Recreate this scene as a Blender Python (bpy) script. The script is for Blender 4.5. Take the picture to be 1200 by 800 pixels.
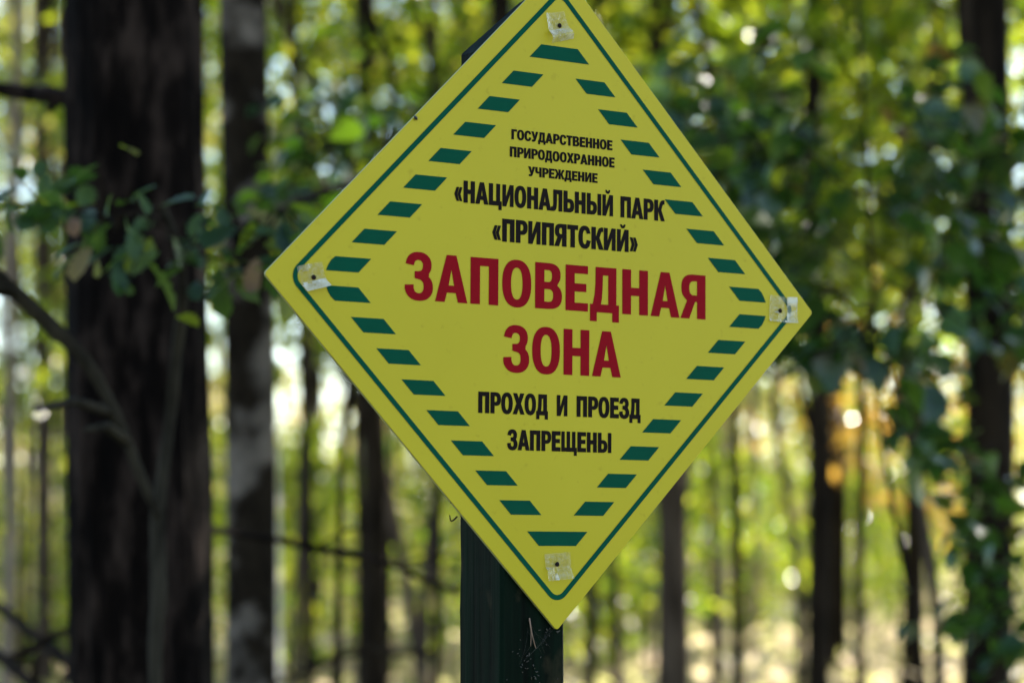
import bpy, math, random
import numpy as np
from mathutils import Vector, Matrix
from mathutils.geometry import tessellate_polygon

for o in list(bpy.data.objects):
    bpy.data.objects.remove(o)
S = bpy.context.scene
COL = S.collection
R = math.radians

# ------------------------------------------------------------------ camera
EYE = 1.6
F_PX = 3025.7          # focal length in pixels of a 1200 px wide frame
PITCH = R(4.245)
SIGN_YAW = R(34.18)
SIGN_AT = Vector((0.05895, 3.26622, EYE + 0.30227))
cam = bpy.data.cameras.new('camera')
cam.sensor_width = 36
cam.sensor_fit = 'HORIZONTAL'
cam.lens = F_PX / 1200 * 36
cam.clip_start = 0.05
cam.clip_end = 3000
cam.dof.use_dof = True
cam.dof.focus_distance = 3.27
cam.dof.aperture_fstop = 3.4
camo = bpy.data.objects.new('camera', cam)
COL.objects.link(camo)
camo.location = (0, 0, EYE)
camo.rotation_euler = (R(90) + PITCH, 0, 0)
S.camera = camo

# ------------------------------------------------------------------ light
SUN_AZ, SUN_EL = R(40), R(38)
w = bpy.data.worlds.new('World')
S.world = w
w.use_nodes = True
nt = w.node_tree
bg = nt.nodes['Background']
sky = nt.nodes.new('ShaderNodeTexSky')
sky.sky_type = 'NISHITA'
sky.sun_disc = False
sky.sun_elevation = SUN_EL
sky.sun_rotation = SUN_AZ
sky.air_density = 1.0
sky.dust_density = 0.2
sky.ozone_density = 1.0
nt.links.new(sky.outputs[0], bg.inputs[0])
bg.inputs[1].default_value = 0.12
sl = bpy.data.lights.new('sun', 'SUN')
sl.energy = 5.0
sl.angle = R(0.5)
sl.color = (1.0, 0.93, 0.82)
so = bpy.data.objects.new('sun', sl)
COL.objects.link(so)
sv = Vector((math.sin(SUN_AZ) * math.cos(SUN_EL), math.cos(SUN_AZ) * math.cos(SUN_EL), math.sin(SUN_EL)))
so.rotation_euler = sv.to_track_quat('Z', 'Y').to_euler()
so.location = sv * 60
S.view_settings.view_transform = 'Standard'
S.view_settings.look = 'None'
S.view_settings.exposure = 2.0
S.view_settings.gamma = 1.0
S.view_settings.use_curve_mapping = False
S.render.engine = 'CYCLES'
S.cycles.max_bounces = 8
S.cycles.diffuse_bounces = 4
S.cycles.glossy_bounces = 3
S.cycles.transmission_bounces = 4
S.cycles.transparent_max_bounces = 8
S.cycles.use_denoising = True
S.cycles.caustics_reflective = False
S.cycles.caustics_refractive = False

rng = np.random.default_rng(11)
rnd = random.Random(5)


def at(px, py, Y):
    """World point seen at photo pixel (1200x800) at depth Y from the lens."""
    cx, cy = (px - 600) / F_PX, (400 - py) / F_PX
    d = Vector((cx, math.cos(PITCH) - cy * math.sin(PITCH), math.sin(PITCH) + cy * math.cos(PITCH)))
    d *= Y / d.y
    return Vector((d.x, d.y, EYE + d.z))


# ------------------------------------------------------------------ naming helpers
def tag(o, label=None, cat=None, group=None, kind=None):
    if label: o['label'] = label
    if cat: o['category'] = cat
    if group: o['group'] = group
    if kind: o['kind'] = kind
    return o


def empty(name, loc, rz=0.0):
    o = bpy.data.objects.new(name, None)
    COL.objects.link(o)
    o.location = loc
    o.rotation_euler = (0, 0, rz)
    o.empty_display_size = 0.2
    return o


def link(name, me, parent=None, loc=(0, 0, 0)):
    o = bpy.data.objects.new(name, me)
    COL.objects.link(o)
    o.parent = parent
    o.location = loc
    return o


def mesh(name, V, Fc, mat, smooth=False):
    me = bpy.data.meshes.new(name)
    me.from_pydata([tuple(v) for v in V], [], Fc)
    me.update()
    if mat: me.materials.append(mat)
    if smooth:
        me.polygons.foreach_set('use_smooth', [True] * len(me.polygons))
    return me


def copy_tree(o, parent=None):
    c = o.copy()
    COL.objects.link(c)
    c.parent = parent
    for ch in o.children:
        copy_tree(ch, c)
    return c


# ------------------------------------------------------------------ materials
def new_mat(name):
    m = bpy.data.materials.new(name)
    m.use_nodes = True
    t = m.node_tree
    t.nodes.clear()
    out = t.nodes.new('ShaderNodeOutputMaterial')
    return m, t, out


def N(t, kind, **kw):
    n = t.nodes.new(kind)
    for k, v in kw.items():
        if k in n.inputs: n.inputs[k].default_value = v
        else: setattr(n, k, v)
    return n


def ramp(t, stops):
    r = t.nodes.new('ShaderNodeValToRGB')
    e = r.color_ramp.elements
    while len(e) < len(stops): e.new(0.5)
    for i, (p, c) in enumerate(stops):
        e[i].position = p
        e[i].color = (*c, 1)
    return r


def coords(t, scale=(1, 1, 1)):
    tc = t.nodes.new('ShaderNodeTexCoord')
    mp = t.nodes.new('ShaderNodeMapping')
    mp.inputs['Scale'].default_value = scale
    t.links.new(tc.outputs['Object'], mp.inputs['Vector'])
    return mp.outputs[0]


def plain(name, col, rough=0.5, spec=0.5, noise=0.0, scale=(30, 30, 30), bump=0.0, coat=0.0):
    m, t, out = new_mat(name)
    p = N(t, 'ShaderNodeBsdfPrincipled', Roughness=rough)
    p.inputs['Specular IOR Level'].default_value = spec
    p.inputs['Coat Weight'].default_value = coat
    v = coords(t, scale)
    nz = N(t, 'ShaderNodeTexNoise', Scale=1.0, Detail=6.0)
    t.links.new(v, nz.inputs['Vector'])
    a = [c * (1 - noise) for c in col]
    b = [min(1, c * (1 + noise)) for c in col]
    r = ramp(t, [(0.3, a), (0.7, b)])
    t.links.new(nz.outputs[0], r.inputs[0])
    t.links.new(r.outputs[0], p.inputs['Base Color'])
    if bump:
        bp = N(t, 'ShaderNodeBump', Strength=bump, Distance=0.01)
        t.links.new(nz.outputs[0], bp.inputs['Height'])
        t.links.new(bp.outputs[0], p.inputs['Normal'])
    t.links.new(p.outputs[0], out.inputs[0])
    return m


def bark(name, stops, scale, bump=0.6, patches=None, pscale=(3, 3, 9), rough=0.9):
    m, t, out = new_mat(name)
    p = N(t, 'ShaderNodeBsdfPrincipled', Roughness=rough)
    p.inputs['Specular IOR Level'].default_value = 0.05
    v = coords(t, scale)
    nz = N(t, 'ShaderNodeTexNoise', Scale=1.0, Detail=8.0, Roughness=0.65)
    t.links.new(v, nz.inputs['Vector'])
    r = ramp(t, stops)
    t.links.new(nz.outputs[0], r.inputs[0])
    colr = r.outputs[0]
    if patches:
        v2 = coords(t, pscale)
        n2 = N(t, 'ShaderNodeTexNoise', Scale=1.0, Detail=4.0)
        t.links.new(v2, n2.inputs['Vector'])
        r2 = ramp(t, [(0.49, (0, 0, 0)), (0.60, (1, 1, 1))])
        t.links.new(n2.outputs[0], r2.inputs[0])
        mx = N(t, 'ShaderNodeMix', data_type='RGBA')
        t.links.new(r2.outputs[0], mx.inputs[0])
        t.links.new(colr, mx.inputs[6])
        mx.inputs[7].default_value = (*patches, 1)
        colr = mx.outputs[2]
    t.links.new(colr, p.inputs['Base Color'])
    bp = N(t, 'ShaderNodeBump', Strength=bump, Distance=0.02)
    t.links.new(nz.outputs[0], bp.inputs['Height'])
    t.links.new(bp.outputs[0], p.inputs['Normal'])
    t.links.new(p.outputs[0], out.inputs[0])
    return m


def leaf_mat(name, stops, trans, tfac=0.45, rough=0.38, spec=0.5):
    """Each leaf picks its own hue; light also comes through the blade."""
    m, t, out = new_mat(name)
    g = t.nodes.new('ShaderNodeNewGeometry')
    r = ramp(t, stops)
    r.color_ramp.interpolation = 'LINEAR'
    t.links.new(g.outputs['Random Per Island'], r.inputs[0])
    p = N(t, 'ShaderNodeBsdfPrincipled', Roughness=rough)
    p.inputs['Specular IOR Level'].default_value = spec
    t.links.new(r.outputs[0], p.inputs['Base Color'])
    r2 = ramp(t, trans)
    t.links.new(g.outputs['Random Per Island'], r2.inputs[0])
    tr = N(t, 'ShaderNodeBsdfTranslucent')
    t.links.new(r2.outputs[0], tr.inputs[0])
    mx = t.nodes.new('ShaderNodeMixShader')
    mx.inputs[0].default_value = tfac
    t.links.new(p.outputs[0], mx.inputs[1])
    t.links.new(tr.outputs[0], mx.inputs[2])
    t.links.new(mx.outputs[0], out.inputs[0])
    return m


M = {}
# sign: powder yellow with faint weathering
def sign_yellow():
    m, t, out = new_mat('yellow_sign_film')
    p = N(t, 'ShaderNodeBsdfPrincipled', Roughness=0.33)
    p.inputs['Specular IOR Level'].default_value = 0.12
    v = coords(t, (4, 4, 4))
    n1 = N(t, 'ShaderNodeTexNoise', Scale=1.0, Detail=5.0)
    t.links.new(v, n1.inputs['Vector'])
    r = ramp(t, [(0.3, (0.402, 0.328, 0.012)), (0.7, (0.430, 0.352, 0.017))])
    t.links.new(n1.outputs[0], r.inputs[0])
    v2 = coords(t, (70, 70, 25))
    n2 = N(t, 'ShaderNodeTexNoise', Scale=1.0, Detail=4.0)
    t.links.new(v2, n2.inputs['Vector'])
    r2 = ramp(t, [(0.22, (0.55, 0.5, 0.4)), (0.36, (1, 1, 1))])
    t.links.new(n2.outputs[0], r2.inputs[0])
    mx = N(t, 'ShaderNodeMix', data_type='RGBA', blend_type='MULTIPLY')
    mx.inputs[0].default_value = 0.35
    t.links.new(r.outputs[0], mx.inputs[6])
    t.links.new(r2.outputs[0], mx.inputs[7])
    t.links.new(mx.outputs[2], p.inputs['Base Color'])
    rr = ramp(t, [(0.3, (0.28,) * 3), (0.7, (0.42,) * 3)])
    t.links.new(n1.outputs[0], rr.inputs[0])
    t.links.new(rr.outputs[0], p.inputs['Roughness'])
    t.links.new(p.outputs[0], out.inputs[0])
    return m
M['yellow'] = sign_yellow()
M['edge'] = plain('panel_edge_white', (0.26, 0.25, 0.10), 0.6)
M['green'] = plain('green_print', (0.0005, 0.055, 0.030), 0.45, 0.03, noise=0.05)
M['red'] = plain('red_print', (0.21, 0.0025, 0.0075), 0.45, 0.03, noise=0.06)
M['black'] = plain('black_print', (0.0085, 0.0055, 0.005), 0.45, 0.03)
M['nail'] = plain('rusty_nail', (0.010, 0.005, 0.004), 0.7, 0.1, noise=0.5, scale=(400, 400, 400))
M['insect'] = plain('black_insect', (0.006, 0.006, 0.006), 0.35)
M['dry'] = plain('dry_stem', (0.20, 0.13, 0.09), 0.8, noise=0.3, scale=(60, 60, 60))
M['web'] = plain('cobweb_silk', (0.05, 0.042, 0.032), 0.7)


def post_mat():
    m, t, out = new_mat('dark_green_painted_wood')
    p = N(t, 'ShaderNodeBsdfPrincipled', Roughness=0.55)
    p.inputs['Specular IOR Level'].default_value = 0.03
    v = coords(t, (55, 55, 2.2))
    n1 = N(t, 'ShaderNodeTexNoise', Scale=1.0, Detail=7.0, Roughness=0.6)
    t.links.new(v, n1.inputs['Vector'])
    r = ramp(t, [(0.3, (0.0003, 0.0012, 0.0007)), (0.7, (0.0014, 0.0085, 0.0042))])
    t.links.new(n1.outputs[0], r.inputs[0])
    v2 = coords(t, (18, 18, 12))
    n2 = N(t, 'ShaderNodeTexNoise', Scale=1.0, Detail=6.0)
    t.links.new(v2, n2.inputs['Vector'])
    r2 = ramp(t, [(0.60, (0, 0, 0)), (0.70, (1, 1, 1))])
    t.links.new(n2.outputs[0], r2.inputs[0])
    mx = N(t, 'ShaderNodeMix', data_type='RGBA')
    t.links.new(r2.outputs[0], mx.inputs[0])
    t.links.new(r.outputs[0], mx.inputs[6])
    mx.inputs[7].default_value = (0.020, 0.018, 0.010, 1)
    t.links.new(mx.outputs[2], p.inputs['Base Color'])
    bp = N(t, 'ShaderNodeBump', Strength=0.5, Distance=0.004)
    t.links.new(n1.outputs[0], bp.inputs['Height'])
    t.links.new(bp.outputs[0], p.inputs['Normal'])
    t.links.new(p.outputs[0], out.inputs[0])
    return m
M['post'] = post_mat()


def plastic_mat():
    m, t, out = new_mat('clear_plastic_sheet')
    g = N(t, 'ShaderNodeBsdfPrincipled', Roughness=0.12)
    g.inputs['Base Color'].default_value = (0.62, 0.58, 0.40, 1)
    g.inputs['Specular IOR Level'].default_value = 0.9
    tr = N(t, 'ShaderNodeBsdfTransparent')
    tr.inputs[0].default_value = (0.93, 0.92, 0.80, 1)
    lw = N(t, 'ShaderNodeLayerWeight', Blend=0.25)
    v = coords(t, (160, 160, 160))
    nz = N(t, 'ShaderNodeTexNoise', Scale=1.0, Detail=5.0)
    t.links.new(v, nz.inputs['Vector'])
    r = ramp(t, [(0.45, (0.03,) * 3), (0.75, (0.22,) * 3)])
    t.links.new(nz.outputs[0], r.inputs[0])
    ad = N(t, 'ShaderNodeMath', operation='ADD', use_clamp=True)
    t.links.new(r.outputs[0], ad.inputs[0])
    t.links.new(lw.outputs['Facing'], ad.inputs[1])
    mx = t.nodes.new('ShaderNodeMixShader')
    t.links.new(ad.outputs[0], mx.inputs[0])
    t.links.new(tr.outputs[0], mx.inputs[1])
    t.links.new(g.outputs[0], mx.inputs[2])
    t.links.new(mx.outputs[0], out.inputs[0])
    return m
M['plastic'] = plastic_mat()


def painted_sheen_mat():  # paler, more opaque plastic: sky reflection painted into the colour
    m, t, out = new_mat('painted_sky_sheen_plastic')
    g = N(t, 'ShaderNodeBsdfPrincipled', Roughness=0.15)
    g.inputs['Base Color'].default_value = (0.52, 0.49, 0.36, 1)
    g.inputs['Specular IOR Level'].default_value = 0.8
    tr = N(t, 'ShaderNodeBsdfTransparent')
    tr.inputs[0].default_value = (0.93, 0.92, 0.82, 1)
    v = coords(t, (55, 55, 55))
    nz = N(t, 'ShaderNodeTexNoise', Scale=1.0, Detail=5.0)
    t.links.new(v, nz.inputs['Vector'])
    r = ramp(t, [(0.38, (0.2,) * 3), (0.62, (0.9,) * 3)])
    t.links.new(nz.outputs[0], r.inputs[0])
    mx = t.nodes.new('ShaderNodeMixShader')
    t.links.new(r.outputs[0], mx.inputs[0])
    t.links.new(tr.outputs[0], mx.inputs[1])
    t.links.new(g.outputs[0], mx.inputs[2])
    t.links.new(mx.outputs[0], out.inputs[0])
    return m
M['painted_sheen'] = painted_sheen_mat()

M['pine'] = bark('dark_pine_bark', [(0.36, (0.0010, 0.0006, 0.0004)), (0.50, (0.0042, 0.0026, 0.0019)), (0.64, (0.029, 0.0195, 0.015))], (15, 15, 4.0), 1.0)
M['birch'] = bark('mottled_birch_bark', [(0.3, (0.003, 0.002, 0.0012)), (0.7, (0.020, 0.0145, 0.009))], (16, 16, 10), 0.6, (0.135, 0.110, 0.088), (4, 4, 4.5))
M['pale'] = bark('pale_birch_bark', [(0.30, (0.10, 0.085, 0.08)), (0.42, (0.55, 0.51, 0.50)), (0.8, (0.70, 0.66, 0.65))], (7, 7, 22), 0.3)
M['grey'] = bark('grey_brown_bark', [(0.35, (0.016, 0.011, 0.008)), (0.65, (0.085, 0.062, 0.046))], (12, 12, 2.2), 0.7)
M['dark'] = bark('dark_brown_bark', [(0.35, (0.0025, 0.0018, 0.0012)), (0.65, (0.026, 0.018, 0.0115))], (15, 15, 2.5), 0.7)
M['mossy'] = bark('mossy_grey_bark', [(0.35, (0.008, 0.007, 0.005)), (0.65, (0.040, 0.034, 0.024))], (14, 14, 4), 0.6)
M['tan'] = bark('painted_sunlit_tan_bark', [(0.3, (0.11, 0.08, 0.06)), (0.7, (0.24, 0.19, 0.15))], (16, 16, 4), 0.6)  # bark lightened for lit trunks: sunlight put into the colour

M['leaf_dark'] = leaf_mat('painted_shade_leaf', [(0, (0.008, 0.024, 0.008)), (0.6, (0.015, 0.038, 0.014)), (0.97, (0.028, 0.058, 0.012)), (1, (0.10, 0.06, 0.02))],  # leaf colour darkened to carry the shade on near foliage
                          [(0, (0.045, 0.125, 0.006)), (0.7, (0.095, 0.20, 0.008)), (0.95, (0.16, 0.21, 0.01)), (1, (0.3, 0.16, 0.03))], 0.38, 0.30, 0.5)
M['leaf_oak'] = leaf_mat('oak_leaf', [(0, (0.012, 0.030, 0.012)), (0.6, (0.020, 0.045, 0.018)), (0.88, (0.04, 0.07, 0.014)), (1, (0.20, 0.10, 0.06))],
                         [(0, (0.06, 0.14, 0.012)), (0.7, (0.13, 0.23, 0.012)), (0.82, (0.30, 0.40, 0.015)), (0.92, (0.50, 0.58, 0.02)), (1, (0.35, 0.17, 0.08))], 0.40, 0.45, 0.35)
M['leaf_green'] = leaf_mat('green_leaf', [(0, (0.014, 0.030, 0.006)), (0.6, (0.026, 0.048, 0.008)), (1, (0.06, 0.075, 0.010))],
                           [(0, (0.12, 0.24, 0.010)), (0.5, (0.36, 0.48, 0.02)), (1, (0.68, 0.69, 0.04))], 0.50, 0.25, 0.7)
M['leaf_yellow'] = leaf_mat('yellowing_leaf', [(0, (0.08, 0.11, 0.02)), (0.6, (0.14, 0.14, 0.03)), (1, (0.22, 0.15, 0.05))],
                            [(0, (0.46, 0.50, 0.05)), (0.6, (0.62, 0.57, 0.12)), (1, (0.70, 0.52, 0.22))], 0.56, 0.25, 0.7)
M['leaf_orange'] = leaf_mat('orange_leaf', [(0, (0.22, 0.14, 0.03)), (1, (0.30, 0.13, 0.04))],
                            [(0, (0.62, 0.42, 0.04)), (1, (0.65, 0.32, 0.06))], 0.5)
M['leaf_tan'] = leaf_mat('dry_undergrowth_leaf', [(0, (0.13, 0.14, 0.05)), (0.5, (0.22, 0.19, 0.10)), (1, (0.30, 0.21, 0.15))],
                         [(0, (0.54, 0.54, 0.16)), (0.5, (0.66, 0.57, 0.30)), (1, (0.68, 0.52, 0.40))], 0.56, 0.4, 0.3)
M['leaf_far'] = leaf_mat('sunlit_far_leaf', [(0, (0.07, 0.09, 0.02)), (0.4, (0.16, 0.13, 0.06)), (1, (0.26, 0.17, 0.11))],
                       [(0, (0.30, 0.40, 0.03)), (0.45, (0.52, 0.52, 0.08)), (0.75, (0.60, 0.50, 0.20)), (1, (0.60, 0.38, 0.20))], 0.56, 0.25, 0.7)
M['needle'] = leaf_mat('pine_needles', [(0, (0.014, 0.030, 0.014)), (1, (0.03, 0.05, 0.02))], [(0, (0.04, 0.08, 0.02)), (1, (0.06, 0.10, 0.02))], 0.2)


def ground_mat():
    m, t, out = new_mat('forest_floor')
    p = N(t, 'ShaderNodeBsdfPrincipled', Roughness=0.95)
    v = coords(t, (0.7, 0.7, 0.7))
    n1 = N(t, 'ShaderNodeTexNoise', Scale=1.0, Detail=10.0, Roughness=0.7)
    t.links.new(v, n1.inputs['Vector'])
    r = ramp(t, [(0.3, (0.05, 0.065, 0.02)), (0.5, (0.10, 0.10, 0.04)), (0.7, (0.17, 0.13, 0.07))])
    t.links.new(n1.outputs[0], r.inputs[0])
    t.links.new(r.outputs[0], p.inputs['Base Color'])
    bp = N(t, 'ShaderNodeBump', Strength=0.8, Distance=0.1)
    t.links.new(n1.outputs[0], bp.inputs['Height'])
    t.links.new(bp.outputs[0], p.inputs['Normal'])
    t.links.new(p.outputs[0], out.inputs[0])
    return m
M['ground'] = ground_mat()


# ------------------------------------------------------------------ shape helpers
def tube(V, Fc, pts, radii, seg=10, wob=0.0, rough=None):
    """Tapered tube along a polyline; wob lets the rings wander off round."""
    base = len(V)
    n = len(pts)
    ph = rng.uniform(0, 6.28, 4)
    prev = None
    for i, p in enumerate(pts):
        p = Vector(p)
        tdir = (Vector(pts[min(i + 1, n - 1)]) - Vector(pts[max(i - 1, 0)])).normalized()
        if prev is None:
            a = tdir.orthogonal().normalized()
        else:
            a = (prev - tdir * prev.dot(tdir)).normalized()
        prev = a
        b = tdir.cross(a)
        for k in range(seg):
            th = 2 * math.pi * k / seg
            rr = radii[i]
            if wob:
                rr *= 1 + wob * (0.5 * math.sin(2 * th + ph[0] + i * 0.35) + 0.35 * math.sin(3 * th + ph[1] - i * 0.22) + 0.25 * math.sin(5 * th + ph[2] + i * 0.5))
            if rough is not None:
                rr += rough(th, i)
            V.append(p + a * (rr * math.cos(th)) + b * (rr * math.sin(th)))
    for i in range(n - 1):
        for k in range(seg):
            k2 = (k + 1) % seg
            Fc.append((base + i * seg + k, base + i * seg + k2, base + (i + 1) * seg + k2, base + (i + 1) * seg + k))
    Fc.append(tuple(base + k for k in reversed(range(seg))))
    Fc.append(tuple(base + (n - 1) * seg + k for k in range(seg)))


def spline(pts, n):
    """Catmull-Rom through the points."""
    P = [Vector(p) for p in pts]
    P = [P[0] * 2 - P[1]] + P + [P[-1] * 2 - P[-2]]
    out = []
    for i in range(1, len(P) - 2):
        for k in range(n):
            u = k / n
            a, b, c, d = P[i - 1], P[i], P[i + 1], P[i + 2]
            out.append(0.5 * ((2 * b) + (c - a) * u + (2 * a - 5 * b + 4 * c - d) * u * u + (3 * b - a - 3 * c + d) * u ** 3))
    out.append(P[-2])
    return out


RHOMB = (np.array([[0, 0, 0], [0.26, 0.45, -0.05], [0, 1, 0], [-0.26, 0.45, -0.05]], float), [(0, 1, 2, 3)])
CLUMP = (np.array([[0, 0, 0], [0.45, 0.30, 0.08], [0.30, 0.85, -0.10], [-0.15, 1.0, 0.05], [-0.50, 0.45, -0.06]], float), [(0, 1, 2, 3, 4)])


def lobed():
    rows = [(0.0, 0.012), (0.10, 0.07), (0.20, 0.19), (0.28, 0.13), (0.40, 0.27), (0.48, 0.18), (0.60, 0.31), (0.69, 0.21), (0.80, 0.25), (0.91, 0.15), (1.0, 0.02)]
    V, Fc = [], []
    for t, wd in rows:
        z = -0.16 * t * t
        V += [[-wd, t, z + 0.30 * wd], [0, t, z], [wd, t, z + 0.30 * wd]]
    for i in range(len(rows) - 1):
        a = i * 3
        Fc += [(a, a + 1, a + 4, a + 3), (a + 1, a + 2, a + 5, a + 4)]
    return np.array(V, float), Fc


def maple():
    """Broad serrated leaf."""
    rows = [(0.0, 0.015), (0.06, 0.20), (0.16, 0.34), (0.24, 0.33), (0.34, 0.46), (0.44, 0.36), (0.56, 0.38), (0.66, 0.24), (0.80, 0.20), (0.90, 0.09), (1.0, 0.01)]
    V, Fc = [], []
    for t, wd in rows:
        z = -0.22 * t * t
        V += [[-wd, t, z + 0.25 * wd], [0, t, z], [wd, t, z + 0.25 * wd]]
    for i in range(len(rows) - 1):
        a = i * 3
        Fc += [(a, a + 1, a + 4, a + 3), (a + 1, a + 2, a + 5, a + 4)]
    return np.array(V, float), Fc


LOBED, MAPLE = lobed(), maple()


def leaves_mesh(name, P, size, mat, shape=RHOMB, tilt=0.55, dirs=None, jitter=0.35, g=None):
    """One mesh of separate leaf blades at points P; mostly level, randomly turned and tilted."""
    g = g or rng
    P = np.asarray(P, float)
    n = len(P)
    T, F0 = shape
    k = len(T)
    yaw = g.uniform(0, 2 * np.pi, n)
    if dirs is not None:
        yaw = np.asarray(dirs) + g.normal(0, 0.6, n)
    pit = g.normal(-0.35, tilt, n)
    rol = g.normal(0, tilt, n)
    s = size * np.exp(g.normal(0, jitter, n))
    cy, sy, cp, sp, cr, sr = np.cos(yaw), np.sin(yaw), np.cos(pit), np.sin(pit), np.cos(rol), np.sin(rol)
    x, y, z = T[:, 0][None], T[:, 1][None], T[:, 2][None]
    x1 = x * cr[:, None] + z * sr[:, None]
    z1 = -x * sr[:, None] + z * cr[:, None]
    y2 = y * cp[:, None] - z1 * sp[:, None]
    z2 = y * sp[:, None] + z1 * cp[:, None]
    x3 = x1 * cy[:, None] - y2 * sy[:, None]
    y3 = x1 * sy[:, None] + y2 * cy[:, None]
    V = np.stack([x3, y3, z2], 2) * s[:, None, None] + P[:, None, :]
    V = V.reshape(-1, 3)
    me = bpy.data.meshes.new(name)
    fl = [len(f) for f in F0]
    idx0 = np.concatenate([np.array(f) for f in F0])
    loops = (idx0[None] + (np.arange(n) * k)[:, None]).ravel()
    tot = np.tile(np.array(fl), n)
    start = np.concatenate([[0], np.cumsum(tot)[:-1]])
    me.vertices.add(len(V))
    me.vertices.foreach_set('co', V.ravel())
    me.loops.add(len(loops))
    me.loops.foreach_set('vertex_index', loops.astype(np.int32))
    me.polygons.add(len(tot))
    me.polygons.foreach_set('loop_start', start.astype(np.int32))
    me.polygons.foreach_set('loop_total', tot.astype(np.int32))
    me.update(calc_edges=True)
    me.validate()
    me.materials.append(mat)
    return me


def crown_points(n, r, z0, z1, clusters, spread, seed, hollow=0.35, shape=1.0):
    """Leaf positions gathered in sprays through an uneven crown volume."""
    g = np.random.default_rng(seed)
    C = []
    while len(C) < clusters:
        t = g.uniform(0, 1)
        env = (math.sin(math.pi * min(1, 0.10 + 0.86 * t)) ** 0.7) * shape + (1 - shape) * 0.8
        a = g.uniform(0, 6.283)
        rr = r * env * math.sqrt(g.uniform(hollow * hollow, 1)) * (0.75 + 0.4 * math.sin(3 * a + seed) * math.sin(7 * t + seed * 2))
        C.append((rr * math.cos(a), rr * math.sin(a), z0 + t * (z1 - z0)))
    C = np.array(C)
    k = g.integers(0, clusters, n)
    off = g.normal(0, 1, (n, 3)) * np.array([spread, spread, spread * 0.45])
    return C[k] + off, C, g


# ------------------------------------------------------------------ GROUND
gs = 600
gv, gf = [], []
nx = 120
gx = np.sign(np.linspace(-1, 1, nx)) * (np.abs(np.linspace(-1, 1, nx)) ** 2.2) * gs
gy = -60 + (np.linspace(0, 1, nx) ** 1.8) * 760
for j in range(nx):
    for i in range(nx):
        x, y = gx[i], gy[j]
        z = 0.10 * math.sin(x * 0.31 + 1.3) * math.sin(y * 0.23) + 0.05 * math.sin(x * 0.9 + y * 0.6)
        z *= min(1, max(0, (y - 6) / 10)) 
        gv.append((x, y, z - 0.02))
for j in range(nx - 1):
    for i in range(nx - 1):
        a = j * nx + i
        gf.append((a, a + 1, a + nx + 1, a + nx))
tag(link('ground', mesh('ground', gv, gf, M['ground'], True)), kind='structure')

# ------------------------------------------------------------------ SIGN POST
U = Vector((math.cos(SIGN_YAW), math.sin(SIGN_YAW), 0))     # along the sign, left to right
NRM = Vector((math.sin(SIGN_YAW), -math.cos(SIGN_YAW), 0))  # out of its face
THK = 0.004
post = empty('sign_post', (SIGN_AT + U * (-0.035) - NRM * (THK + 0.0015 + 0.0485)).to_2d().to_3d(), SIGN_YAW)
tag(post, 'dark green painted square wooden post holding the yellow diamond sign', 'post')
pv, pf = [], []
hw = 0.0485
c = 0.004
prof = [(-hw + c, -hw), (hw - c, -hw), (hw, -hw + c), (hw, hw - c), (hw - c, hw), (-hw + c, hw), (-hw, hw - c), (-hw, -hw + c)]
zt = lambda x: SIGN_AT.z + 0.313 + (x + hw) * 0.86
zs = np.concatenate([[-0.3], np.linspace(0.0, SIGN_AT.z + 0.27, 40)])
for z in zs:
    for (x, y) in prof:
        pv.append((x + rng.normal(0, 0.00035), y + rng.normal(0, 0.00035), z))
for (x, y) in prof:
    pv.append((x, y, zt(x)))
nr = len(zs) + 1
for i in range(nr - 1):
    for k in range(8):
        pf.append((i * 8 + k, i * 8 + (k + 1) % 8, (i + 1) * 8 + (k + 1) % 8, (i + 1) * 8 + k))
pf.append(tuple((nr - 1) * 8 + k for k in range(8)))
pf.append(tuple(reversed(range(8))))
link('shaft', mesh('shaft', pv, pf, M['post']), post)

# ------------------------------------------------------------------ SIGN
sign = empty('boundary_sign', SIGN_AT)
sign.rotation_euler = (R(90), R(0.40), 0)
sign.rotation_euler = (Matrix.Rotation(SIGN_YAW, 4, 'Z') @ Matrix.Rotation(R(90), 4, 'X') @ Matrix.Rotation(R(-0.40), 4, 'Z')).to_euler()
tag(sign, 'yellow diamond warning sign with green stripes and red and black lettering on the green post', 'sign')
HD = 0.4243


def diamond(hd, r, n=6):
    """Square standing on its corner with rounded corners, counter-clockwise."""
    pts = []
    for q in range(4):
        a0 = q * 90 - 90
        d = hd - r * math.sqrt(2)
        cx, cy = d * math.cos(R(a0)), d * math.sin(R(a0))
        for k in range(n + 1):
            a = R(a0 - 45 + 90 * k / n)
            pts.append((cx + r * math.cos(a), cy + r * math.sin(a)))
    return pts


o_ = diamond(HD, 0.005)
bev = diamond(HD - 0.0008, 0.0045)
n_ = len(o_)
pv = [(x, y, 0.0) for x, y in bev] + [(x, y, -0.0006) for x, y in o_] + [(x, y, -THK) for x, y in o_]
pf = [tuple(range(n_)), tuple(reversed(range(2 * n_, 3 * n_)))]
for lv in range(2):
    for k in range(n_):
        k2 = (k + 1) % n_
        pf.append((lv * n_ + k, (lv + 1) * n_ + k, (lv + 1) * n_ + k2, lv * n_ + k2))
me = mesh('panel', pv, pf, M['yellow'])
me.materials.append(M['edge'])
for p in me.polygons:
    if p.index >= 2 + n_: p.material_index = 1
link('panel', me, sign)

FILM = 0.0005


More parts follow.
